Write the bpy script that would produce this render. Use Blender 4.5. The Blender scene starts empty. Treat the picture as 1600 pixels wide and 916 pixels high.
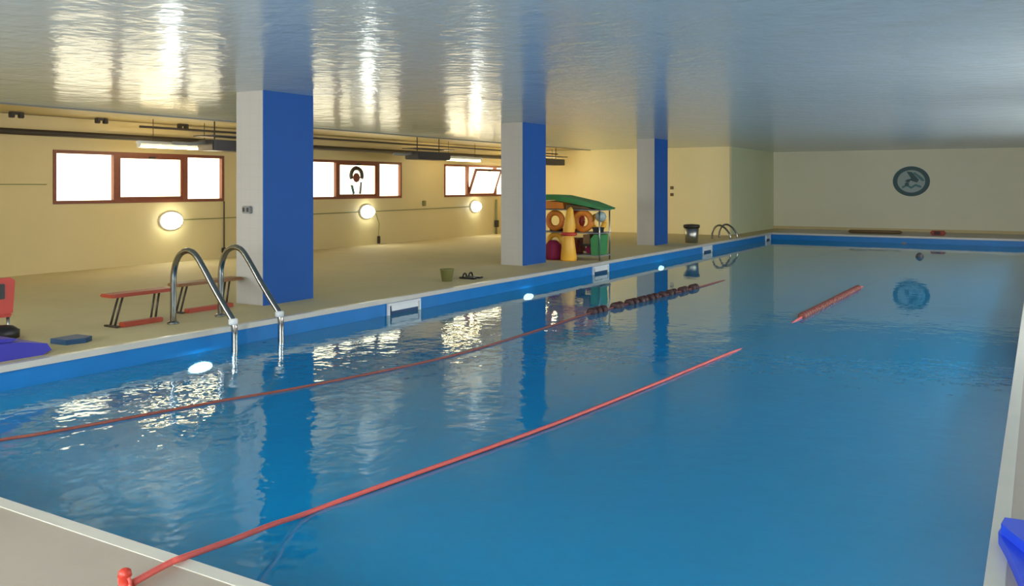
import bpy, bmesh, math, random
from mathutils import Vector, Matrix
random.seed(4)
S = bpy.context.scene
C = S.collection
PI = math.pi

# ------------------------------------------------------------------ camera, world, exposure
EYE = 1.392
cam = bpy.data.cameras.new('camera'); co = bpy.data.objects.new('camera', cam); C.objects.link(co)
co.location = (0, 0, EYE); co.rotation_euler = (PI/2, 0, math.radians(31.0))
cam.sensor_width = 36; cam.lens = 36*1374/1600
cam.shift_y = -(458-291)/1600
cam.clip_start = .05; cam.clip_end = 200
S.camera = co
S.view_settings.view_transform = 'Standard'; S.view_settings.look = 'None'
S.view_settings.gamma = 1; S.view_settings.use_curve_mapping = False
S.view_settings.exposure = 0.0
w = bpy.data.worlds.new('world'); S.world = w; w.use_nodes = True
w.node_tree.nodes['Background'].inputs[0].default_value = (.75, .86, 1, 1)
w.node_tree.nodes['Background'].inputs[1].default_value = 1.0

PANE_E = 3.1        # daylight through the frosted panes
TUBE_E = 19.0       # ceiling tubes over the left deck
BULK_E = 24.0       # oval wall lamps
FILL_E = 25.0         # unseen windows added in the right and rear walls as fill light

# ------------------------------------------------------------------ materials
def mat(name, col, rough=.5, metal=0, var=.06, scale=6, bump=0, bscale=40, emit=None, es=0, spec=.5, stretch=(1, 1, 1), coat=0):
    m = bpy.data.materials.new(name); m.use_nodes = True
    nt = m.node_tree; N = nt.nodes; L = nt.links
    b = N['Principled BSDF']
    b.inputs['Roughness'].default_value = rough; b.inputs['Metallic'].default_value = metal
    b.inputs['Specular IOR Level'].default_value = spec
    b.inputs['Coat Weight'].default_value = coat; b.inputs['Coat Roughness'].default_value = .08
    tc = N.new('ShaderNodeTexCoord'); mp = N.new('ShaderNodeMapping'); mp.inputs['Scale'].default_value = stretch
    L.new(tc.outputs['Object'], mp.inputs[0])
    nz = N.new('ShaderNodeTexNoise'); nz.inputs['Scale'].default_value = scale; nz.inputs['Detail'].default_value = 4
    L.new(mp.outputs[0], nz.inputs['Vector'])
    mx = N.new('ShaderNodeMix'); mx.data_type = 'RGBA'
    c = Vector(col)
    mx.inputs[6].default_value = (*(c*(1-var)), 1); mx.inputs[7].default_value = (*[min(1, v) for v in c*(1+var)], 1)
    L.new(nz.outputs['Fac'], mx.inputs[0]); L.new(mx.outputs[2], b.inputs['Base Color'])
    if bump:
        n2 = N.new('ShaderNodeTexNoise'); n2.inputs['Scale'].default_value = bscale; n2.inputs['Detail'].default_value = 3
        L.new(mp.outputs[0], n2.inputs['Vector'])
        bp = N.new('ShaderNodeBump'); bp.inputs['Strength'].default_value = bump; bp.inputs['Distance'].default_value = .02
        L.new(n2.outputs['Fac'], bp.inputs['Height']); L.new(bp.outputs[0], b.inputs['Normal'])
    if emit:
        b.inputs['Emission Color'].default_value = (*emit, 1); b.inputs['Emission Strength'].default_value = es
    return m

def tile_mat(name, col, grout, tw, th, rough=.25, axes='YZ', mortar=.012, var=.05):
    m = mat(name, col, rough, var=var, scale=3); nt = m.node_tree; N = nt.nodes; L = nt.links
    b = N['Principled BSDF']; mx = [n for n in N if n.type == 'MIX'][0]
    tc = [n for n in N if n.type == 'TEX_COORD'][0]
    sx = N.new('ShaderNodeSeparateXYZ'); cx = N.new('ShaderNodeCombineXYZ'); L.new(tc.outputs['Object'], sx.inputs[0])
    L.new(sx.outputs[axes[0]], cx.inputs[0]); L.new(sx.outputs[axes[1]], cx.inputs[1])
    br = N.new('ShaderNodeTexBrick'); br.offset = 0; br.inputs['Scale'].default_value = 1
    br.inputs['Brick Width'].default_value = tw; br.inputs['Row Height'].default_value = th
    br.inputs['Mortar Size'].default_value = mortar/2; br.inputs['Mortar Smooth'].default_value = .3
    L.new(cx.outputs[0], br.inputs['Vector'])
    br.inputs['Mortar'].default_value = (*grout, 1)
    L.new(mx.outputs[2], br.inputs['Color1']); L.new(mx.outputs[2], br.inputs['Color2'])
    L.new(br.outputs['Color'], b.inputs['Base Color'])
    return m

M = {}
M['wall_warm'] = mat('wall_warm_plaster', (.66, .535, .26), .55, var=.05, scale=1.2, bump=.05)
M['wall_cross'] = mat('wall_cream_plaster', (.92, .80, .44), .45, var=.04, scale=1.0, bump=.04)
M['wall_back'] = mat('wall_pale_plaster', (.82, .79, .58), .6, var=.05, scale=.8, bump=.04)
M['wall_green'] = mat('wall_greenish_plaster', (.66, .70, .44), .6, var=.04, scale=.8)
M['deck_stone'] = mat('deck_pale_stone', (.42, .36, .29), .35, var=.10, scale=2.5, bump=.06, bscale=14)
M['deck_left'] = mat('deck_beige_stone', (.63, .525, .28), .8, var=.08, scale=2.0, bump=.06, bscale=14)
M['coping'] = mat('coping_stone', (.60, .58, .50), .3, var=.06, scale=5)
M['blue_light'] = mat('band_light_blue', (.006, .20, .55), .35, spec=.3, var=.12, scale=4)
M['blue_dark'] = mat('band_deep_blue', (.015, .13, .46), .18, var=.14, scale=4)
M['pool_blue'] = mat('pool_basin_tiles', (.03, .30, .55), .5, var=.08, scale=1.2)
M['col_blue'] = mat('column_blue_paint', (.018, .105, .38), .55, spec=.2, var=.05, scale=1.5)
M['col_white'] = tile_mat('column_white_tiles', (.50, .49, .46), (.475, .465, .43), .15, .15, .3, axes='XZ', mortar=.008)
M['chrome'] = mat('polished_steel', (.30, .30, .29), .16, 1, var=.05)
M['wood'] = mat('red_brown_wood', (.20, .055, .02), .45, var=.2, scale=12)
M['dark'] = mat('dark_brown_paint', (.035, .025, .015), .5, var=.1)
M['black'] = mat('black_plastic', (.012, .012, .012), .4)
M['unit'] = mat('dark_grey_metal', (.05, .045, .05), .4, var=.1)
M['grey'] = mat('grey_plastic', (.25, .26, .26), .5)
M['steel'] = mat('brushed_steel', (.42, .42, .38), .35, 1)
M['white'] = mat('white_plastic', (.78, .80, .78), .3)
M['red'] = mat('red_plastic', (.55, .045, .025), .35, var=.1)
M['bench_red'] = mat('bench_red_paint', (.36, .05, .018), .5, var=.15)
M['bench_brown'] = mat('bench_brown_paint', (.24, .10, .025), .5, var=.15)
M['rope_red'] = mat('red_rope', (.68, .11, .09), .5, var=.15, scale=60)
M['rope_dark'] = mat('weathered_red_rope', (.26, .07, .045), .6, var=.2, scale=60)
M['float_maroon'] = mat('maroon_float', (.05, .012, .010), .5)
M['float_red'] = mat('red_brown_float', (.20, .04, .022), .5)
M['purple_blue'] = mat('violet_blue_foam', (.035, .035, .42), .45, var=.12)
M['blue_foam'] = mat('bright_blue_foam', (.02, .07, .72), .4, var=.1)
M['teal'] = mat('teal_foam', (.008, .06, .15), .5)
M['green'] = mat('green_foam', (.05, .27, .08), .5, var=.15)
M['orange'] = mat('orange_vinyl', (.80, .26, .03), .4)
M['yellow'] = mat('yellow_vinyl', (.95, .50, .05), .4)
M['crimson'] = mat('crimson_cloth', (.30, .015, .08), .7)
M['brown'] = mat('brown_wood', (.16, .09, .03), .5, var=.2, scale=15)
M['olive'] = mat('olive_cloth', (.22, .22, .07), .7)
M['logo_dark'] = mat('dark_teal_paint', (.035, .10, .10), .5)
M['logo_teal'] = mat('teal_paint', (.07, .20, .20), .5)
M['logo_pale'] = mat('pale_teal_paint', (.36, .45, .42), .5)
M['pane'] = mat('frosted_pane', (.8, .8, .8), .4, var=.02, emit=(1, .90, .60), es=PANE_E)
M['fill_pane'] = mat('added_fill_pane', (.8, .8, .8), .4, var=.02, emit=(.97, .97, 1), es=FILL_E)  # glowing pane of the added fill windows out of view
M['tube'] = mat('lit_tube', (.9, .9, .9), .4, var=.0, emit=(1, .78, .40), es=TUBE_E)
M['tube_end'] = mat('lit_tube_bright', (.9, .9, .9), .4, var=.0, emit=(1, .80, .42), es=50)
M['bulk'] = mat('lit_globe', (.9, .9, .9), .4, var=.0, emit=(.93, 1, .93), es=BULK_E)
M['pool_lamp'] = mat('lit_pool_lens', (.9, .9, .9), .2, var=.0, emit=(.8, .95, 1), es=30)

def ceiling_mat():
    m = mat('glossy_ceiling_film', (.63, .75, .80), .17, var=.03, scale=.6, spec=.5)
    nt = m.node_tree; N = nt.nodes; L = nt.links; b = N['Principled BSDF']
    b.inputs['IOR'].default_value = 1.22
    tc = [n for n in N if n.type == 'TEX_COORD'][0]
    n1 = N.new('ShaderNodeTexNoise'); n1.inputs['Scale'].default_value = 2.2; n1.inputs['Detail'].default_value = 3
    L.new(tc.outputs['Object'], n1.inputs['Vector'])
    n2 = N.new('ShaderNodeTexNoise'); n2.inputs['Scale'].default_value = 9; n2.inputs['Detail'].default_value = 2
    L.new(tc.outputs['Object'], n2.inputs['Vector'])
    ad = N.new('ShaderNodeMath'); ad.operation = 'MULTIPLY_ADD'; ad.inputs[1].default_value = .35
    L.new(n2.outputs['Fac'], ad.inputs[0]); L.new(n1.outputs['Fac'], ad.inputs[2])
    bp = N.new('ShaderNodeBump'); bp.inputs['Strength'].default_value = .42; bp.inputs['Distance'].default_value = .035
    L.new(ad.outputs[0], bp.inputs['Height']); L.new(bp.outputs[0], b.inputs['Normal'])
    return m
M['ceiling'] = ceiling_mat()

def water_mat():
    m = bpy.data.materials.new('pool_water'); m.use_nodes = True
    nt = m.node_tree; N = nt.nodes; L = nt.links; N.clear()
    out = N.new('ShaderNodeOutputMaterial'); tc = N.new('ShaderNodeTexCoord')
    def noise(s, d, st=(1, 1, 1)):
        mp = N.new('ShaderNodeMapping'); mp.inputs['Scale'].default_value = st; L.new(tc.outputs['Object'], mp.inputs[0])
        n = N.new('ShaderNodeTexNoise'); n.inputs['Scale'].default_value = s; n.inputs['Detail'].default_value = d
        L.new(mp.outputs[0], n.inputs['Vector']); return n
    a = noise(1.7, 3, (1, .8, 1)); c = noise(7, 2)
    ad = N.new('ShaderNodeMath'); ad.operation = 'MULTIPLY_ADD'; ad.inputs[1].default_value = .4
    L.new(c.outputs['Fac'], ad.inputs[0]); L.new(a.outputs['Fac'], ad.inputs[2])
    # ripples are stronger in the near left part of the pool, the far part lies calm
    sx = N.new('ShaderNodeSeparateXYZ'); L.new(tc.outputs['Object'], sx.inputs[0])
    mr = N.new('ShaderNodeMapRange'); mr.inputs['From Min'].default_value = 5; mr.inputs['From Max'].default_value = 13
    mr.inputs['To Min'].default_value = .17; mr.inputs['To Max'].default_value = .03
    L.new(sx.outputs['Y'], mr.inputs['Value'])
    bp = N.new('ShaderNodeBump'); bp.inputs['Distance'].default_value = .06
    L.new(mr.outputs[0], bp.inputs['Strength']); L.new(ad.outputs[0], bp.inputs['Height'])
    fr = N.new('ShaderNodeFresnel'); fr.inputs['IOR'].default_value = 1.65; L.new(bp.outputs[0], fr.inputs['Normal'])
    gl = N.new('ShaderNodeBsdfGlossy'); gl.inputs['Roughness'].default_value = .02; L.new(bp.outputs[0], gl.inputs['Normal'])
    gl.inputs['Color'].default_value = (.90, .97, .92, 1)
    tr = N.new('ShaderNodeBsdfTransparent'); tr.inputs['Color'].default_value = (.45, .80, .92, 1)
    df = N.new('ShaderNodeBsdfDiffuse'); df.inputs['Color'].default_value = (.005, .265, .54, 1)
    m1 = N.new('ShaderNodeMixShader'); m1.inputs[0].default_value = .85
    L.new(tr.outputs[0], m1.inputs[1]); L.new(df.outputs[0], m1.inputs[2])
    m2 = N.new('ShaderNodeMixShader'); L.new(fr.outputs[0], m2.inputs[0])
    L.new(m1.outputs[0], m2.inputs[1]); L.new(gl.outputs[0], m2.inputs[2]); L.new(m2.outputs[0], out.inputs[0])
    return m
M['water'] = water_mat()

# ------------------------------------------------------------------ helpers
class MB:
    def __init__(s): s.bm = bmesh.new()
    def box(s, x0, x1, y0, y1, z0, z1, bev=0):
        r = bmesh.ops.create_cube(s.bm, size=1)
        bmesh.ops.scale(s.bm, vec=(abs(x1-x0), abs(y1-y0), abs(z1-z0)), verts=r['verts'])
        bmesh.ops.translate(s.bm, vec=((x0+x1)/2, (y0+y1)/2, (z0+z1)/2), verts=r['verts'])
        if bev:
            es = list({e for v in r['verts'] for e in v.link_edges})
            bmesh.ops.bevel(s.bm, geom=es, offset=bev, segments=2, affect='EDGES')
        return s
    def tube(s, pts, r, n=10, caps=True):
        pts = [Vector(p) for p in pts]; rings = []
        up = Vector((0, 0, 1)); 
        t0 = (pts[1]-pts[0]).normalized()
        if abs(t0.z) > .9: up = Vector((0, 1, 0))
        nrm = t0.cross(up).normalized()
        for i, p in enumerate(pts):
            a = pts[max(i-1, 0)]; b = pts[min(i+1, len(pts)-1)]; t = (b-a).normalized()
            nrm = (nrm - t*nrm.dot(t)).normalized(); bi = t.cross(nrm)
            rr = r[i] if isinstance(r, (list, tuple)) else r
            rings.append([s.bm.verts.new(p + (nrm*math.cos(2*PI*k/n)+bi*math.sin(2*PI*k/n))*rr) for k in range(n)])
        for a, b in zip(rings, rings[1:]):
            for k in range(n): s.bm.faces.new((a[k], a[(k+1) % n], b[(k+1) % n], b[k]))
        if caps: s.bm.faces.new(rings[0][::-1]); s.bm.faces.new(rings[-1])
        return s
    def lathe(s, prof, n=20, center=(0, 0, 0), sx=1, sy=1, axis='Z'):
        rings = []
        for (r, z) in prof:
            ring = []
            for k in range(n):
                a = 2*PI*k/n; p = (r*math.cos(a)*sx, r*math.sin(a)*sy, z)
                if axis == 'X': p = (p[2], p[0], p[1])
                if axis == 'Y': p = (p[0], p[2], p[1])
                ring.append(s.bm.verts.new(Vector(p)+Vector(center)))
            rings.append(ring)
        for a, b in zip(rings, rings[1:]):
            for k in range(n): s.bm.faces.new((a[k], a[(k+1) % n], b[(k+1) % n], b[k]))
        s.bm.faces.new(rings[0][::-1]); s.bm.faces.new(rings[-1]); return s
    def prism(s, poly, axis, a, b):
        """polygon of 2D points extruded along axis ('X': points are (y,z); 'Y': (x,z); 'Z': (x,y))"""
        def P(u, v, t): return {'X': (t, u, v), 'Y': (u, t, v), 'Z': (u, v, t)}[axis]
        A = [s.bm.verts.new(P(u, v, a)) for u, v in poly]; B = [s.bm.verts.new(P(u, v, b)) for u, v in poly]
        s.bm.faces.new(A[::-1]); s.bm.faces.new(B); n = len(poly)
        for k in range(n): s.bm.faces.new((A[k], A[(k+1) % n], B[(k+1) % n], B[k]))
        return s
    def rot(s, ang, axis, piv):
        bmesh.ops.rotate(s.bm, verts=s.bm.verts, cent=piv, matrix=Matrix.Rotation(ang, 3, axis)); return s
    def build(s, name, m, parent=None, smooth=False, base=None):
        bmesh.ops.recalc_face_normals(s.bm, faces=s.bm.faces)
        me = bpy.data.meshes.new(name)
        o = bpy.data.objects.new(name, me)
        off = Vector((0, 0, 0))
        if parent: off = Vector(parent['_w']) if '_w' in parent else Vector((0, 0, 0))
        elif base: off = Vector(base); o.location = off
        if off.length: bmesh.ops.translate(s.bm, vec=-off, verts=s.bm.verts)
        s.bm.to_mesh(me); s.bm.free()
        if smooth:
            for p in me.polygons: p.use_smooth = True
        me.materials.append(M[m]); C.objects.link(o)
        o['_w'] = tuple(off)
        if parent: o.parent = parent
        return o
def tag(o, label, cat, group=None, kind=None):
    o['label'] = label; o['category'] = cat
    if group: o['group'] = group
    if kind: o['kind'] = kind
    return o
def struct(o): o['kind'] = 'structure'; return o
def thing(name, label, cat, loc=(0, 0, 0), group=None):
    o = bpy.data.objects.new(name, None); C.objects.link(o); o.location = loc; o['_w'] = tuple(loc)
    o.empty_display_size = .1
    return tag(o, label, cat, group)
def copy_tree(o, parent=None):
    c = o.copy(); C.objects.link(c); c.parent = parent
    for ch in [x for x in o.children]: copy_tree(ch, c)
    return c
def arc(fn, a, b, n): return [fn(a+(b-a)*k/(n-1)) for k in range(n)]
def smooth_path(P, n=8):
    P = [Vector(p) for p in P]; out = []
    Q = [P[0]]+P+[P[-1]]
    for i in range(1, len(Q)-2):
        for k in range(n):
            t = k/n; a, b, c, d = Q[i-1], Q[i], Q[i+1], Q[i+2]
            out.append(.5*((2*b)+(c-a)*t+(2*a-5*b+4*c-d)*t*t+(3*b-a-3*c+d)*t**3))
    out.append(P[-1]); return out

# ------------------------------------------------------------------ dimensions (metres)
PX0, PX1, PY0, PY1 = -6.9, -.15, 2.17, 26.6      # pool opening
WZ = -.20                                        # water level
H = 2.51
WX = -13.6; CY = 24.5; GX = -7.54; BY = 29.3; RX = 2.6; NY = -3.0

# ------------------------------------------------------------------ the setting
struct(MB().box(WX-.2, PX0-.045, NY, CY+.2, -.3, 0).box(GX-.2, PX0-.045, CY, BY+.2, -.3, 0).build('floor', 'deck_left'))
struct(MB().box(PX0-.045, RX+.2, NY-.2, PY0-.045, -.3, 0).box(PX1+.045, RX+.2, PY0-.045, BY+.2, -.3, 0)
       .box(PX0-.045, PX1+.045, PY1+.045, BY+.2, -.3, 0).build('floor', 'deck_stone'))
# coping lip, four lengths
cop = MB()
for (a, b, c, d) in ((PX0-.045, PX0+.02, PY0-.045, PY1+.045), (PX1-.02, PX1+.045, PY0-.045, PY1+.045),
                     (PX0+.02, PX1-.02, PY0-.045, PY0+.02), (PX0+.02, PX1-.02, PY1-.02, PY1+.045)):
    cop.box(a, b, c, d, -.05, .003, .001)
struct(cop.build('pool_coping', 'coping'))
# basin: tile band in two tones above water, then the basin below
def ring(z0, z1, in0, in1, name, m):
    mb = MB(); bm = mb.bm
    def R(z, i, t): return [bm.verts.new(p) for p in ((PX0+i-t, PY0+i-t, z), (PX1-i+t, PY0+i-t, z), (PX1-i+t, PY1-i+t, z), (PX0+i-t, PY1-i+t, z))]
    A, B, A2, B2 = R(z0, in0, 0), R(z1, in1, 0), R(z0, 0, .2), R(z1, 0, .2)
    for k in range(4):
        j = (k+1) % 4
        bm.faces.new((A[k], A[j], B[j], B[k])); bm.faces.new((A2[k], A2[j], B2[j], B2[k]))
        bm.faces.new((A[k], A[j], A2[j], A2[k])); bm.faces.new((B[k], B[j], B2[j], B2[k]))
    return struct(mb.build(name, m))
ring(-.05, -.45, 0, .005, 'pool_tile_band', 'blue_light')
ring(-.45, -1.9, .01, .01, 'pool_basin', 'pool_blue')
struct(MB().box(PX0-.2, PX1+.2, PY0-.2, PY1+.2, -2.1, -1.9).build('pool_floor', 'pool_blue'))
wt = MB(); bmesh.ops.create_grid(wt.bm, x_segments=2, y_segments=2, size=.5)
bmesh.ops.scale(wt.bm, vec=(PX1-PX0-.03, PY1-PY0-.03, 1), verts=wt.bm.verts)
bmesh.ops.translate(wt.bm, vec=((PX0+PX1)/2, (PY0+PY1)/2, WZ), verts=wt.bm.verts)
wo = struct(wt.build('pool_water', 'water'))
if wo.data.polygons[0].normal.z < 0: wo.data.flip_normals()
CX = -11.9                                       # the glossy film ends here, plain plaster beyond
struct(MB().box(CX, RX+.2, NY-.2, BY+.2, H, H+.15).build('ceiling', 'ceiling'))
struct(MB().box(WX-.2, CX, NY-.2, BY+.2, H+.01, H+.15).build('ceiling', 'wall_warm'))
struct(MB().box(CX-.03, CX+.01, NY, CY, H-.02, H+.01).build('trim_1', 'grey'))

# window openings in the left wall (Y from, Y to)
WZ0, WZ1 = 1.10, 1.98
wins = [(8.31, 11.76), (13.85, 17.3), (19.13, 22.6)]
def wall_with_holes(x0, x1, holes, y0, y1, z0, z1, name, m):
    mb = MB(); y = y0
    for a, b in holes:
        mb.box(x0, x1, y, a, 0, H); mb.box(x0, x1, a, b, 0, z0); mb.box(x0, x1, a, b, z1, H); y = b
    mb.box(x0, x1, y, y1, 0, H)
    return struct(mb.build(name, m))
wall_with_holes(WX-.2, WX, wins, NY, CY, WZ0, WZ1, 'wall_left', 'wall_warm')
struct(MB().box(WX-.2, GX, CY, CY+.2, 0, H).build('wall_cross', 'wall_cross'))
struct(MB().box(GX-.2, GX, CY+.2, BY, 0, H).build('wall_recess', 'wall_green'))
struct(MB().box(GX-.2, RX+.2, BY, BY+.2, 0, H).build('wall_back', 'wall_back'))
wall_with_holes(RX, RX+.2, [(8, 11), (14, 17), (19, 21)], NY, BY, 1.2, 2.1, 'wall_right', 'wall_back')  # openings for the added fill windows
# rear wall behind the photographer, its unseen windows added as fill light
rw = MB(); xs = [(-11.5, -8.5), (-6, -3), (-1.2, 1.8)]; x = WX-.2
for a, b in xs:
    rw.box(x, a, NY-.2, NY, 0, H); rw.box(a, b, NY-.2, NY, 0, 1.0); rw.box(a, b, NY-.2, NY, 2.3, H); x = b
rw.box(x, RX+.2, NY-.2, NY, 0, H)
struct(rw.build('wall_rear', 'wall_back'))
# low stone curb at the back wall and thin trims
struct(MB().box(GX, RX, BY-.03, BY, 0, .09, .005).build('baseboard_back', 'wall_warm'))

wn = 0
def window_left(y0, y1, tilt=False):
    global wn; wn += 1
    X = WX-.06; t = .055
    f = MB()
    f.box(X-.03, X+.075, y0, y1, WZ0, WZ0+t).box(X-.03, X+.075, y0, y1, WZ1-t, WZ1)
    f.box(X-.03, X+.075, y0, y0+t, WZ0+t, WZ1-t).box(X-.03, X+.075, y1-t, y1, WZ0+t, WZ1-t)
    L = y1-y0; a = y0+L*.325; b = y0+L*.74
    for c in (a, b): f.box(X-.03, X+.075, c-.045, c+.045, WZ0+t, WZ1-t)
    root = struct(f.build('window_%d' % wn, 'wood'))
    for (p, q) in ((y0+t, a-.045), (b+.045, y1-t)):
        MB().box(X-.012, X, p, q, WZ0+t, WZ1-t).build('pane', 'pane', root)
    # middle sash, with a frame of its own
    p, q, u, v = a+.045, b-.045, WZ0+t, WZ1-t
    s = .05; sf = MB().box(X, X+.06, p, q, u, u+s).box(X, X+.06, p, q, v-s, v).box(X, X+.06, p, p+s, u+s, v-s).box(X, X+.06, q-s, q, u+s, v-s)
    pn = MB().box(X+.02, X+.032, p+s, q-s, u+s, v-s)
    hd = MB().box(X+.06, X+.09, (p+q)/2-.06, (p+q)/2+.06, v-.045, v-.01, .006)
    if tilt:
        for mb in (sf, pn, hd): mb.rot(math.radians(20), 'Y', (X, 0, u))
        MB().box(X-.012, X-.004, p, q, u, v).build('pane', 'pane', root)
    so = sf.build('sash', 'wood', root); pn.build('pane', 'pane', so); hd.build('window_handle', 'black', so)
    return root, (p, q, u, v)
r1, _ = window_left(*wins[0]); r2, mid2 = window_left(*wins[1]); r3, _ = window_left(*wins[2], tilt=True)
for (a, b) in ((8, 11), (14, 17), (19, 21)):  # right wall windows, out of view, added to brighten pool and deck
    wn += 1
    root = struct(MB().box(RX+.02, RX+.1, a, b, 1.2, 1.26).box(RX+.02, RX+.1, a, b, 2.04, 2.1).box(RX+.02, RX+.1, a, a+.06, 1.26, 2.04)
                  .box(RX+.02, RX+.1, b-.06, b, 1.26, 2.04).box(RX+.02, RX+.1, (a+b)/2-.03, (a+b)/2+.03, 1.26, 2.04).build('window_%d' % wn, 'wood'))
    MB().box(RX+.05, RX+.06, a+.06, (a+b)/2-.03, 1.26, 2.04).build('pane', 'fill_pane', root)
    MB().box(RX+.05, RX+.06, (a+b)/2+.03, b-.06, 1.26, 2.04).build('pane', 'fill_pane', root)
for (a, b) in xs:  # rear wall windows, never in view, added to light the near end
    wn += 1
    root = struct(MB().box(a, b, NY-.1, NY-.02, 1.0, 1.06).box(a, b, NY-.1, NY-.02, 2.24, 2.3).box(a, a+.06, NY-.1, NY-.02, 1.06, 2.24)
                  .box(b-.06, b, NY-.1, NY-.02, 1.06, 2.24).box((a+b)/2-.03, (a+b)/2+.03, NY-.1, NY-.02, 1.06, 2.24).build('window_%d' % wn, 'wood'))
    MB().box(a+.06, (a+b)/2-.03, NY-.06, NY-.05, 1.06, 2.24).build('pane', 'fill_pane', root)
    MB().box((a+b)/2+.03, b-.06, NY-.06, NY-.05, 1.06, 2.24).build('pane', 'fill_pane', root)

# ------------------------------------------------------------------ columns
def column(y, label):
    x0, x1, y0, y1 = -8.2, -7.74, y, y+.81
    t = thing('column', label, 'column', ((x0+x1)/2, (y0+y1)/2, 0), 'square columns along the left deck')
    MB().box(x0, x1-.02, y0, y1, 0, H).build('shaft', 'col_white', t)
    MB().box(x1-.02, x1, y0, y1, 0, H).build('blue_panel', 'col_blue', t)
    return t
column(7.28, 'nearest and largest white column with blue side, right behind the chrome pool ladder')
column(13.27, 'middle white column with blue side, beside the heap of coloured pool toys')
column(19.40, 'farthest and smallest white column with blue side, beside the grey bin')

# ------------------------------------------------------------------ chrome ladders
def rail_pts(y, s=1.0):
    P = [(-7.52, y, 0), (-7.52, y, .28*s), (-7.51, y, .52*s), (-7.44, y, .68*s), (-7.32, y, .745*s), (-7.2, y, .72*s), (-7.08, y, .60*s),
         (-6.9, y, .38*s), (-6.74, y, .20*s), (-6.66, y, .11*s), (-6.63, y, .02), (-6.625, y, -.15), (-6.62, y, -.5), (-6.62, y, -1.25)]
    return smooth_path(P, 6)
t = thing('pool_ladder', 'chrome pool ladder with two arched handrails in front of the nearest column', 'ladder', (-7.52, 6.16, 0))
for y in (5.86, 6.46):
    r = MB().tube(rail_pts(y), .030, 14).build('handrail', 'chrome', t, True)
    MB().lathe([(.033, .06), (.044, .07), (.044, .11), (.033, .12)], 16, (-6.645, y, 0)).build('collar', 'white', r, True)
    MB().lathe([(.06, 0), (.06, .012), (.035, .03)], 16, (-7.52, y, 0)).build('floor_flange', 'chrome', r, True)
for z in (-.62, -.9, -1.18):
    MB().box(-6.66, -6.58, 5.86, 6.46, z, z+.03, .006).build('step', 'chrome', t)

t = thing('far_pool_rail', 'small chrome arched grab rail at the far left corner of the pool', 'grab rail', (-7.2, 22.1, 0))
for y in (22.7, 23.3):
    MB().tube(smooth_path([(-7.45, y, 0), (-7.45, y, .15), (-7.38, y, .30), (-7.25, y, .36), (-7.1, y, .28), (-6.98, y, .12), (-6.96, y, .0)], 5), .026, 10).build('handrail', 'chrome', t, True)

# ------------------------------------------------------------------ skimmers and oval pool lights on the band
def skimmer(y, wd, label):
    x = PX0+.005; y0, y1 = y-wd/2, y+wd/2; z0, z1 = -.26, -.055
    t = thing('pool_skimmer', label, 'skimmer', (x, y, z0), 'white framed skimmers along the pool wall')
    f = .03
    MB().box(x, x+.03, y0, y1, z1-f, z1).box(x, x+.03, y0, y1, z0, z0+f).box(x, x+.03, y0, y0+f, z0+f, z1-f).box(x, x+.03, y1-f, y1, z0+f, z1-f).build('frame', 'white', t)
    MB().box(x-.01, x+.004, y0+f, y1-f, z0+f, z1-f).build('mouth', 'teal', t)
    MB().box(x+.004, x+.012, y0+f+.05, y1-f-.01, z0+.5*(z1-z0), z1-f-.005).rot(math.radians(-8), 'Y', (x, 0, z1-f)).build('weir_flap', 'white', t)
skimmer(8.81, .66, 'nearest and largest white skimmer opening in the blue pool wall')
skimmer(14.6, .66, 'second white skimmer in the blue pool wall, just below the toy heap')
skimmer(20.6, .66, 'third white skimmer in the blue pool wall, just below the grey bin')
skimmer(26.1, .5, 'smallest white skimmer, at the far left corner of the pool wall')
for y, lb in ((5.65, 'white oval pool light shining just below the water line, left of the ladder'),
              (11.9, 'white oval pool light shining just below the water line, below the middle column'),
              (17.5, 'white oval pool light shining just below the water line, below the farthest column')):
    x = PX0+.015
    t = thing('pool_light', lb, 'pool light', (x, y, -.33), 'oval pool lights')
    MB().lathe([(.085, 0), (.085, .02), (.07, .028)], 24, (x, y, -.335), sx=2.1, sy=.75, axis='X').build('bezel', 'white', t, False)
    MB().lathe([(.068, .02), (.06, .05), (.03, .065)], 24, (x, y, -.335), sx=2.1, sy=.75, axis='X').build('lens', 'pool_lamp', t, True)
MB_in = MB().lathe([(.09, 0), (.09, .02), (.05, .035)], 16, (-3.25, PY1-.015, -.25), axis='Y')
bmesh.ops.scale(MB_in.bm, vec=(1, -1, 1), space=Matrix.Translation((0, -(PY1-.015), 0)), verts=MB_in.bm.verts)
tag(MB_in.build('inlet_fitting', 'grey'), 'round grey inlet fitting on the far end pool wall below the wall emblem', 'inlet')
tag(MB().lathe([(.03, -.05), (.07, -.03), (.09, .0), (.07, .05), (.03, .09)], 14, (-2.33, 21.7, WZ)).build('floating_dispenser', 'unit', None, True),
    'small dark float drifting on the water near the far end wall', 'float')

# ------------------------------------------------------------------ lane ropes
def rope_thing(name, pts, label, radius, m):
    t = thing(name, label, 'lane rope', (pts[0][0], pts[0][1], 0))
    MB().tube(smooth_path(pts, 8), radius, 8).build('rope', m, t, True)
    return t
wz = WZ
t = rope_thing('lane_rope', [(-2.69, 1.93, .02), (-2.72, 2.1, .018), (-2.725, 2.17, .014), (-2.83, 2.5, -.055), (-2.94, 2.82, -.12), (-3.04, 3.14, wz+.01), (-2.98, 3.6, wz+.012), (-2.78, 5.03, wz+.012), (-2.64, 6.6, wz+.010),
    (-2.53, 8.2, wz+.006), (-2.51, 8.8, wz-.02), (-2.49, 10.2, wz-.04), (-2.47, 10.9, wz+.01), (-2.42, 14.5, wz+.01), (-2.41, 15.2, wz-.05), (-2.4, 20, wz-.12), (-2.4, 26.55, -.3)],
    'long red lane rope running from the near deck to the reddish floats far out', .0125, 'rope_red')
y = 10.95
proto = None
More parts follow.
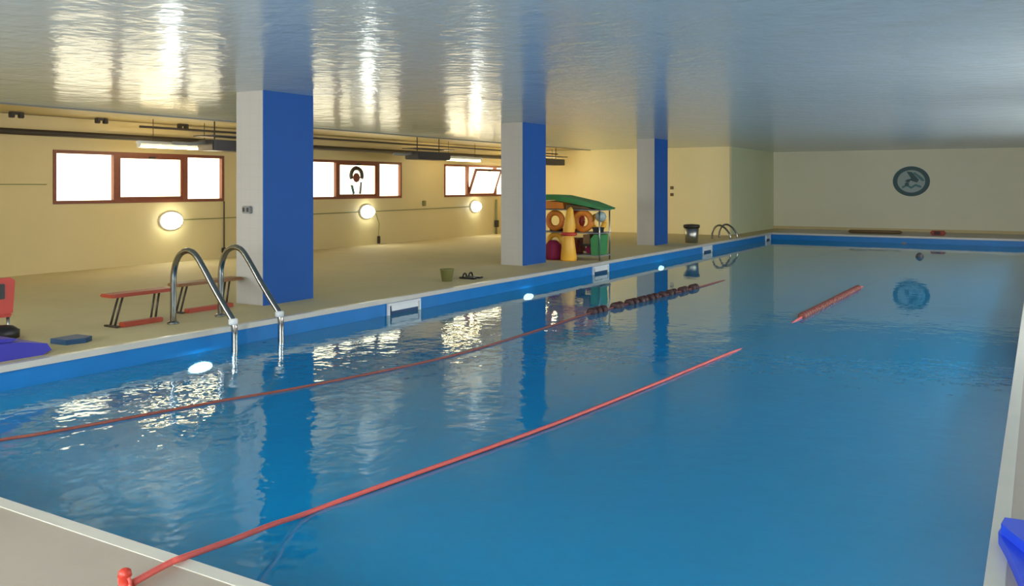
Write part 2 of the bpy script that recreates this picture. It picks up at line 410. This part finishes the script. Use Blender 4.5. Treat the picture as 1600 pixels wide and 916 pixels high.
while y < 14.5:
    nb = MB().tube([(0, -.05, 0), (0, -.045, 0), (0, .045, 0), (0, .05, 0)], [.03, .048, .048, .03], 12)
    if proto is None:
        proto = nb.build('float_disc', 'float_red', None, True)
        o = proto
    else:
        nb.bm.free(); o = proto.copy(); C.objects.link(o)
    o.parent = t; o.location = Vector((-2.47+.05*(y-10.95)/3.55, y, wz+.012)) - Vector(t['_w'])
    y += .115
t2 = rope_thing('lane_rope', [(-5.7, 2.18, -.12), (-5.68, 2.5, wz+.01), (-5.56, 3.05, wz+.008), (-5.45, 3.36, wz+.008), (-5.2, 4.4, wz+.006), (-4.97, 5.2, wz+.006), (-4.72, 6.7, wz+.006), (-4.74, 8.3, wz+.006),
    (-4.8, 9.8, wz+.01), (-4.72, 11.3, wz+.01), (-4.6, 13.3, wz+.01), (-4.58, 14.5, wz+.0), (-4.55, 16, wz-.05), (-4.5, 26.55, -.3)],
    'slack dark red lane rope with maroon float discs along the left side of the pool', .011, 'rope_dark')
proto2 = None
for y in (9.93, 10.06, 10.2, 10.55, 10.66, 10.95, 11.1, 11.3, 11.4, 11.6, 11.75, 12.0, 12.25, 12.4, 12.7, 12.8, 13.1, 13.2):
    if proto2 is None:
        proto2 = MB().tube([(0, -.045, 0), (0, -.04, 0), (0, .04, 0), (0, .045, 0)], [.042, .062, .062, .042], 12).build('float_disc', 'float_maroon', None, True); o = proto2
    else:
        o = proto2.copy(); C.objects.link(o)
    fx = -4.8+.2*(y-9.9)/3.5
    o.parent = t2; o.location = Vector((fx, y, wz+.012)) - Vector(t2['_w'])
t = thing('rope_anchor', 'red plastic rope anchor standing on the pale near deck', 'rope anchor', (-2.69, 1.90, 0))
MB().lathe([(.035, 0), (.036, .012), (.022, .02), (.018, .05), (.024, .056), (.02, .075), (.008, .082)], 16, (-2.69, 1.90, 0)).build('post', 'red', t, True)
MB().tube(arc(lambda a: (-2.69+.03*math.cos(a), 1.90, .035+.025*math.sin(a)), 0, 2*PI, 14), .006, 8).build('hook', 'rope_red', t, True)

# ------------------------------------------------------------------ red benches on the left deck
def bench(x, y0, y1, label, h=.33, top='bench_red'):
    t = thing('low_bench', label, 'bench', (x, (y0+y1)/2, 0), 'low red benches')
    MB().box(x-.10, x+.10, y0-.04, y1+.06, h-.035, h, .008).build('seat', top, t)
    for ya, yb in ((y0+.12, y0+.03), (y1-.08, y1-.13)):
        for dx in (-.035, .035):
            MB().tube([(x+dx, ya, h-.03), (x+dx, (ya+yb)/2, h*.5), (x+dx, yb, .015)], .011, 8).build('leg', 'dark', t, True)
    MB().box(x+.05, x+.13, y0+.06, y1-.1, .0, .05, .008).build('foot_rail', 'bench_red', t)
    MB().box(x-.1, x+.1, y0+.0, y0+.04, 0, .02, .004).build('foot', 'dark', t)
bench(-7.85, 5.38, 6.0, 'low red bench with dark legs on the left deck, left of the chrome ladder')
bench(-8.1, 6.35, 7.14, 'low red bench with dark legs seen behind the ladder, beside the nearest column', top='bench_brown')

# red chair at the left edge of the picture
t = thing('red_chair', 'red plastic chair at the far left edge behind the blue mat', 'chair', (-8.3, 4.35, 0))
MB().box(-8.52, -8.12, 4.1, 4.58, .19, .225, .012).build('seat', 'red', t)
MB().prism([(4.1, .225), (4.58, .225), (4.6, .52), (4.56, .55), (4.14, .55), (4.1, .52)], 'X', -8.16, -8.12).build('backrest', 'red', t)
for a, b in ((-8.49, 4.14), (-8.49, 4.55), (-8.15, 4.14), (-8.15, 4.55)):
    MB().tube([(a, b, .19), (a, b+.01, 0)], .014, 8).build('leg', 'steel', t, True)
MB().box(-8.12, -8.105, 4.15, 4.5, .36, .5, .005).build('back_pad', 'black', t)
tag(MB().lathe([(.07, 0), (.10, .02), (.10, .09), (.06, .13), (.03, .14)], 14, (-8.0, 4.42, 0), sx=.9, sy=1.5).build('black_bag', 'black', None, True),
    'small black bag on the deck below the red chair', 'bag')

# foam mats
def mat_shape(x0, x1, y0, y1, z0, h, r=.06):
    m = MB(); m.box(x0, x1, y0, y1, z0, z0+h, min(r, h*.45)); return m
t = thing('foam_roll_mat', 'violet blue foam mat lying folded on the left deck near the pool edge', 'mat', (-7.3, 3.8, 0))
MB().prism([(3.2, 0), (4.22, 0), (4.3, .03), (4.26, .09), (4.05, .13), (3.7, .15), (3.2, .16)], 'X', -7.5, -7.05).build('lower_fold', 'purple_blue', t)
MB().prism([(3.2, .16), (3.7, .15), (4.0, .135), (4.06, .15), (3.9, .17), (3.2, .2)], 'X', -7.45, -7.12).build('upper_fold', 'purple_blue', t)
tag(MB().prism([(-7.50, 4.56), (-7.30, 4.58), (-7.26, 4.74), (-7.32, 4.84), (-7.52, 4.82)], 'Z', .0, .045).build('kickboard', 'teal'),
    'small dark teal kickboard on the left deck beside the violet blue mat', 'kickboard')
t = thing('blue_float_mat', 'bright blue foam mat at the lower right corner on the right deck', 'mat', (.3, 3.6, 0))
MB().prism([(-.13, 3.97), (.62, 4.05), (.62, 2.7), (.02, 3.05), (-.10, 3.72), (-.14, 3.9)], 'Z', .0, .05).build('lower_mat', 'blue_foam', t)
MB().prism([(-.12, 3.96), (.62, 4.04), (.62, 3.0), (.1, 3.3), (-.05, 3.72), (-.13, 3.88)], 'Z', .05, .09).build('upper_mat', 'blue_foam', t)

# ------------------------------------------------------------------ small things on the left deck, middle distance
t = thing('black_sandals', 'pair of black sandals on the deck edge left of the middle column', 'sandals', (-7.35, 11.0, 0))
for dy in (0, .16):
    s = MB().box(-7.5, -7.22, 10.92+dy, 11.02+dy, 0, .03, .01).build('sole', 'black', t)
    MB().tube(arc(lambda a: (-7.42, 10.97+dy+.05*math.cos(a), .02+.06*math.sin(a)), 0, PI, 8), .014, 6).build('strap', 'black', s, True)
tag(MB().lathe([(.075, 0), (.10, .16), (.108, .165), (.108, .18), (.09, .18), (.07, .02)], 14, (-7.45, 10.55, 0)).build('small_bucket', 'olive', None, True),
    'small olive brown bucket on the deck left of the black sandals', 'bucket')
t = thing('waste_bin', 'grey steel bin with dark rim on the deck right of the farthest column', 'bin', (-7.35, 20.8, 0))
MB().lathe([(.15, 0), (.18, .38)], 20, (-7.35, 20.8, 0)).build('body', 'steel', t, True)
MB().lathe([(.185, .37), (.2, .38), (.2, .44), (.16, .45), (.05, .46)], 20, (-7.35, 20.8, 0)).build('lid', 'dark', t, True)

# rack of toys behind the middle column: every toy is its own thing
RY = 15.0
t = thing('toy_rack', 'metal rack crammed with coloured pool toys behind the middle column', 'rack', (-8.0, 15.0, 0))
for x in (-8.6, -7.05):
    for y in (14.9, 15.35): MB().tube([(x, y, 0), (x, y, .98)], .014, 8).build('post', 'steel', t, True)
for z in (.08, .5, .93): MB().box(-8.62, -7.03, 14.88, 15.37, z, z+.02).build('shelf', 'grey', t)
grp = 'toys on the rack'
tag(MB().prism([(-8.7, 1.17), (-8.3, 1.23), (-7.9, 1.22), (-7.3, 1.10), (-6.95, .98), (-6.97, .95), (-7.4, 1.03), (-8.0, 1.13), (-8.7, 1.10)], 'Y', 14.85, 15.4).build('green_float_mat', 'green'),
    'large green foam mat drooping over the top of the toy rack', 'mat', grp)
def ringf(c, R, r, m, lb, ax='Y'):
    f = (lambda a: (c[0]+R*math.cos(a), c[1], c[2]+R*math.sin(a))) if ax == 'Y' else (lambda a: (c[0]+R*math.cos(a), c[1]+R*math.sin(a), c[2]))
    return tag(MB().tube(arc(f, 0, 2*PI, 24), r, 10, False).build('swim_ring', m, None, True), lb, 'swim ring', grp)
ringf((-8.02, 14.97, .73), .15, .055, 'orange', 'orange swim ring at the upper left of the toy rack')
ringf((-7.42, 14.97, .73), .16, .06, 'orange', 'orange swim ring under the green mat at the middle of the toy rack')
ringf((-8.02, 14.97, .32), .14, .05, 'yellow', 'yellow swim ring low beside the blue column on the toy rack')
tag(MB().lathe([(.02, -.09), (.06, -.07), (.088, 0), (.06, .07), (.02, .09)], 16, (-7.73, 15.0, .77)).build('red_ball', 'red', None, True), 'red ball on the upper shelf of the toy rack', 'ball', grp)
tag(MB().lathe([(.02, -.10), (.08, -.07), (.11, 0), (.08, .07), (.02, .10)], 16, (-7.07, 15.0, .82)).build('pale_ball', 'logo_pale', None, True), 'pale green ball at the right end of the toy rack', 'ball', grp)
tag(MB().tube([(-7.55, 14.62, 0), (-7.55, 14.62, .03), (-7.56, 14.62, .45), (-7.56, 14.62, .5), (-7.53, 14.62, .62), (-7.52, 14.62, .95), (-7.5, 14.62, 1.0)], [.14, .155, .11, .10, .12, .06, .015], 14).build('folded_parasol', 'yellow', None, True),
    'tall folded yellow parasol with orange tie standing before the toy rack', 'parasol', grp)
tag(MB().tube(arc(lambda a: (-7.55+.125*math.cos(a), 14.62+.125*math.sin(a), .5), 0, 2*PI, 20), .035, 8, False).build('orange_tie', 'red', None, True),
    'red orange band tied round the folded yellow parasol', 'band', grp)
tag(MB().lathe([(.13, 0), (.16, .05), (.15, .28), (.08, .36), (.03, .37)], 14, (-7.93, 14.72, 0)).build('crimson_bag', 'crimson', None, True), 'dark crimson bag on the floor at the left foot of the toy rack', 'bag', grp)
tag(MB().prism([(-7.8, .525), (-7.66, .525), (-7.67, .68), (-7.79, .68)], 'Y', 14.86, 15.1).build('red_kickboard', 'red'), 'red kickboard wedged on the middle shelf of the toy rack', 'kickboard', grp)
tag(MB().box(-7.45, -7.23, 14.9, 15.1, .26, .31, .01).build('black_float', 'black'), 'flat black float in the lower right of the toy rack', 'float', grp)
tag(MB().prism([(-7.2, .10), (-7.08, .10), (-7.06, .48), (-7.14, .49), (-7.22, .4)], 'Y', 14.86, 15.3).build('green_kickboard', 'green'), 'green kickboard upright at the right of the toy rack', 'kickboard', grp)
tag(MB().prism([(-7.38, .31), (-7.24, .31), (-7.24, .49), (-7.38, .48)], 'Y', 14.88, 15.28).build('brown_basket', 'brown'), 'brown basket in the lower right of the toy rack', 'basket', grp)
tag(MB().box(-8.2, -7.86, 15.06, 15.3, .52, .57, .01).build('maroon_mat', 'float_maroon'), 'maroon mat on the middle shelf of the toy rack beside the blue column', 'mat', grp)

ringf((-7.72, 15.22, .73), .15, .06, 'red', 'red swim ring behind the yellow parasol on the toy rack')
ringf((-7.22, 15.2, .70), .13, .05, 'yellow', 'yellow swim ring behind the pale ball on the toy rack')
tag(MB().prism([(-8.6, .96), (-8.2, .96), (-7.8, .96), (-7.82, 1.08), (-8.2, 1.11), (-8.6, 1.08)], 'Y', 14.9, 15.35).build('orange_mat', 'orange'), 'orange foam mat under the left half of the green mat on the toy rack', 'mat', grp)
tag(MB().prism([(-7.76, .96), (-7.2, .96), (-7.35, 1.0), (-7.76, 1.05)], 'Y', 14.9, 15.35).build('brown_mat', 'brown'), 'brown foam wedge under the right half of the green mat on the toy rack', 'mat', grp)
tag(MB().box(-7.8, -7.52, 15.0, 15.3, .10, .40, .04).build('maroon_box', 'float_red'), 'red brown crate on the bottom shelf behind the yellow parasol', 'crate', grp)
tag(MB().box(-7.47, -7.24, 15.12, 15.32, .11, .24, .03).build('pink_float', 'crimson'), 'crimson float on the bottom shelf right of the yellow parasol', 'float', grp)
tag(MB().prism([(-7.18, .52), (-7.06, .52), (-7.05, .62), (-7.19, .62)], 'Y', 14.9, 15.1).build('black_fins', 'black'), 'small black fins under the pale ball on the toy rack', 'fins', grp)

# things on the far end deck
tag(MB().tube([(-4.9, 27.6, .05), (-4.85, 27.6, .05), (-3.5, 27.75, .05), (-3.45, 27.75, .05)], [.02, .05, .05, .02], 10).build('wooden_pole', 'brown', None, True), 'brown wooden pole lying on the far end deck', 'pole')
t = thing('red_float_block', 'red float block lying on the far end deck right of the emblem', 'float', (-2.45, 27.6, 0))
MB().box(-2.68, -2.3, 27.5, 27.75, 0, .13, .03).build('block', 'bench_red', t)
MB().box(-2.58, -2.42, 27.48, 27.5, .02, .11, .01).build('dark_patch', 'float_maroon', t)

# ------------------------------------------------------------------ wall emblem
ec = Vector((-3.38, BY, 1.54))
t = thing('wall_emblem', 'round dark teal swimmer emblem high on the far end wall', 'emblem', tuple(ec))
def disc(r0, r1, y0, y1, m, nm):
    n = 40; mb = MB(); bm = mb.bm
    rr = []
    for r, y in ((r0, y0), (r1, y0), (r1, y1), (r0, y1)):
        rr.append([bm.verts.new((ec.x+r*math.cos(2*PI*k/n), BY-y, ec.z+.88*r*math.sin(2*PI*k/n))) for k in range(n)])
    for i in range(4):
        a, b = rr[i], rr[(i+1) % 4]
        for k in range(n): bm.faces.new((a[k], a[(k+1) % n], b[(k+1) % n], b[k]))
    return mb.build(nm, m, t)
disc(.002, .41, 0, .012, 'logo_pale', 'disc'); disc(.39, .52, 0, .02, 'logo_dark', 'outer_ring')
def E(P): return [(ec.x+x, ec.z+z) for x, z in P]
MB().prism(E([(-.13, .30), (.02, .28), (.22, .04), (.16, -.04), (.0, .02), (-.12, .05), (-.18, .0), (-.06, -.04), (-.0, .08)]), 'Y', BY-.024, BY-.012).build('swimmer', 'logo_dark', t)
MB().prism(E([(.10, .28), (.30, .12), (.38, .02), (.30, -.0), (.05, .25)]), 'Y', BY-.022, BY-.012).build('arm', 'logo_teal', t)
MB().prism(E([(-.26, -.16), (-.12, -.08), (.0, -.16), (.12, -.08), (.28, -.14), (.28, -.20), (.12, -.15), (.0, -.23), (-.12, -.15), (-.26, -.22)]), 'Y', BY-.022, BY-.012).build('wave', 'logo_teal', t)
MB().lathe([(.06, 0), (.06, .012)], 14, (ec.x-.12, BY-.024, ec.z-.09), axis='Y').build('head', 'logo_dark', t)

# window sticker on the middle pane of the second window
p, q, u, v = mid2; sy = p+(q-p)*.47; sz = (u+v)/2; X = WX-.06+.033
t = thing('window_sticker', 'small dark round sticker with red centre on the middle window pane', 'sticker', (X, sy, sz))
MB().tube(arc(lambda a: (X+.006, sy+.19*math.cos(a), sz+.10+.17*math.sin(a)), -.45, PI+.45, 16), .05, 8).build('arch', 'dark', t)
MB().lathe([(.11, 0), (.11, .02)], 16, (X, sy, sz+.05), axis='X').build('red_centre', 'float_red', t)
MB().prism([(sy-.2, sz-.12), (sy-.12, sz-.12), (sy-.05, sz-.32), (sy-.12, sz-.34)], 'X', X, X+.012).build('left_leg', 'logo_teal', t)
MB().prism([(sy+.14, sz-.05), (sy+.2, sz-.05), (sy+.17, sz-.33), (sy+.09, sz-.33)], 'X', X, X+.012).build('right_leg', 'grey', t)

# ------------------------------------------------------------------ wall lamps, conduits, pipe
lamps = [(10.54, .76, 'nearest lit oval wall lamp, below the large left window'), (15.97, .79, 'lit oval wall lamp below the window with the round sticker'),
         (20.6, .82, 'farthest lit oval wall lamp, below the tilted open window')]
for y, z, lb in lamps:
    x = WX
    t = thing('wall_lamp', lb, 'lamp', (x, y, z), 'oval wall lamps')
    MB().lathe([(.2, 0), (.2, .03), (.17, .05)], 24, (x, y, z), sx=1.25, sy=.85, axis='X').build('base_plate', 'white', t)
    MB().lathe([(.17, .045), (.165, .08), (.13, .13), (.07, .16), (.02, .17)], 24, (x, y, z), sx=1.25, sy=.85, axis='X').build('globe', 'bulk', t, True)
tag(MB().tube([(WX+.012, 6.0, 1.42), (WX+.012, 8.2, 1.42)], .008, 6).build('wall_conduit', 'olive'), 'thin conduit running across the wall left of the first window', 'conduit')
tag(MB().tube([(WX+.012, 10.8, .77), (WX+.012, 15.7, .79)], .01, 6).tube([(WX+.012, 16.2, .79), (WX+.012, 20.3, .82)], .01, 6).build('lamp_conduit', 'olive'), 'thin horizontal conduit linking the oval wall lamps', 'conduit')
t = thing('down_conduit', 'thin vertical conduit with black tap dropping from the first window corner', 'conduit', (WX+.035, 11.74, 0))
MB().tube([(WX+.035, 11.74, .12), (WX+.035, 11.74, WZ0)], .013, 6).build('tube', 'dark', t)
MB().box(WX+.01, WX+.06, 11.69, 11.79, .1, .2, .01).build('tap', 'black', t)
t = thing('hanging_cable', 'short dark cable end hanging under the second wall lamp', 'cable', (WX+.03, 16.4, .3))
MB().tube([(WX+.02, 16.3, .74), (WX+.02, 16.42, .5), (WX+.02, 16.4, .2)], .008, 6).build('cable', 'olive', t)
MB().box(WX+.005, WX+.05, 16.36, 16.44, .02, .2, .01).build('plug', 'dark', t)
tag(MB().box(WX, WX+.05, 18.15, 18.27, .88, 1.02, .01).build('thermostat', 'olive'), 'small brown box on the wall between the second and third window', 'control box')
t = thing('drain_pipe', 'brown vertical pipe on the wall just left of the middle column', 'pipe', (WX+.03, 21.7, 0))
MB().tube([(WX+.03, 21.7, 0), (WX+.03, 21.7, 1.0)], .03, 8).build('tube', 'olive', t, True)
MB().box(WX, WX+.08, 21.63, 21.77, .2, .4, .01).build('valve', 'dark', t)
t = thing('ceiling_pipe', 'long dark pipe running high along the left wall above the windows', 'pipe', (WX+.15, 12, 2.23))
MB().tube([(WX+.15, NY, 2.23), (WX+.15, CY, 2.23)], .05, 10).build('tube', 'dark', t, True)
for y in (4, 7, 10, 13, 16, 19, 22): MB().box(WX, WX+.17, y, y+.04, 2.25, 2.28).build('bracket', 'dark', t)
tag(MB().tube([(WX+.55, 9.5, 2.40), (WX+.55, CY, 2.40)], .02, 8).build('thin_pipe', 'dark', None, True), 'thin pipe under the ceiling parallel to the long dark pipe', 'pipe')
for i, (y, lb) in enumerate(((8.8, 'dark twin pipe clip on the ceiling above the first window'), (7.4, 'dark clip on the ceiling at the upper left edge'), (10.4, 'dark twin clip on the ceiling beside the nearest column'))):
    xx = WX+.35
    tag(MB().box(xx, xx+.07, y, y+.07, 2.42, H, .008).box(xx, xx+.07, y+.14, y+.21, 2.42, H, .008).box(xx, xx+.05, y+.02, y+.19, 2.47, H).build('pipe_clip', 'dark'), lb, 'clip', 'ceiling clips')
# dark hanging units
for y, L, lb in ((10.1, 1.2, 'dark box unit hung under the ceiling at the nearest column'), (15.85, 1.3, 'dark box unit hung under the ceiling between second and third window'),
              (21.5, 1.5, 'dark box unit hung under the ceiling behind the middle column')):
    x = -12.2
    t = thing('ceiling_unit', lb, 'ceiling unit', (x, y+L/2, 2.06), 'dark units hung under the ceiling')
    MB().box(x-.2, x+.2, y+.05, y+L, 2.0, 2.18, .015).build('housing', 'unit', t)
    MB().box(x-.24, x+.24, y, y+L+.1, 2.24, 2.26).build('top_plate', 'unit', t)
    MB().tube([(x, y+.2, 2.15), (x, y-.25, 2.10), (x, y-.6, 2.10)], .03, 8).build('duct_arm', 'grey', t, True)
    for yy in (y+.25, y+L-.2): MB().tube([(x, yy, 2.2), (x, yy, H)], .012, 6).build('hanger', 'dark', t)
for y, L, lb in ((9.2, 1.65, 'lit ceiling tube lamp above the right end of the first window'), (17.75, 1.8, 'lit ceiling tube lamp above the tilted open window'),
                 (21.9, 1.9, 'lit ceiling tube lamp behind the middle column, by the cream end wall')):
    x = -12.7; z = 2.05
    t = thing('tube_lamp', lb, 'lamp', (x, y+L/2, z), 'tube lamps over the left deck')
    MB().box(x-.05, x+.05, y, y+L, z+.04, z+.09, .01).build('batten', 'white', t)
    MB().tube([(x, y+.03, z), (x, y+L-.03, z)], .022, 10).build('tube', 'tube_end' if y > 21 else 'tube', t, True)
    for yy in (y+.03, y+L-.05): MB().box(x-.025, x+.025, yy-.02, yy+.02, z-.02, z+.045).build('end_cap', 'white', t)
    for yy in (y+.3, y+L-.3): MB().tube([(x, yy, z+.09), (x, yy, H)], .006, 6).build('hanger', 'dark', t)

# ------------------------------------------------------------------ small fittings
t = thing('switch_box', 'small grey switch box on the white face of the nearest column', 'switch', (-8.0, 7.28, 1.11))
MB().box(-8.06, -7.93, 7.235, 7.28, 1.07, 1.16, .008).build('box', 'grey', t)
MB().box(-8.045, -8.01, 7.228, 7.235, 1.09, 1.14, .003).build('rocker', 'unit', t)
MB().box(-7.98, -7.945, 7.228, 7.235, 1.09, 1.14, .003).build('rocker', 'unit', t)
t = thing('wall_switches', 'two small brown switches on the cream end wall right of farthest column', 'switch', (-9.25, CY, 1.2))
for z in (1.1, 1.3): MB().box(-9.3, -9.2, CY-.03, CY, z, z+.09, .006).build('rocker', 'brown', t)

for o in bpy.data.objects:
    if '_w' in o: del o['_w']
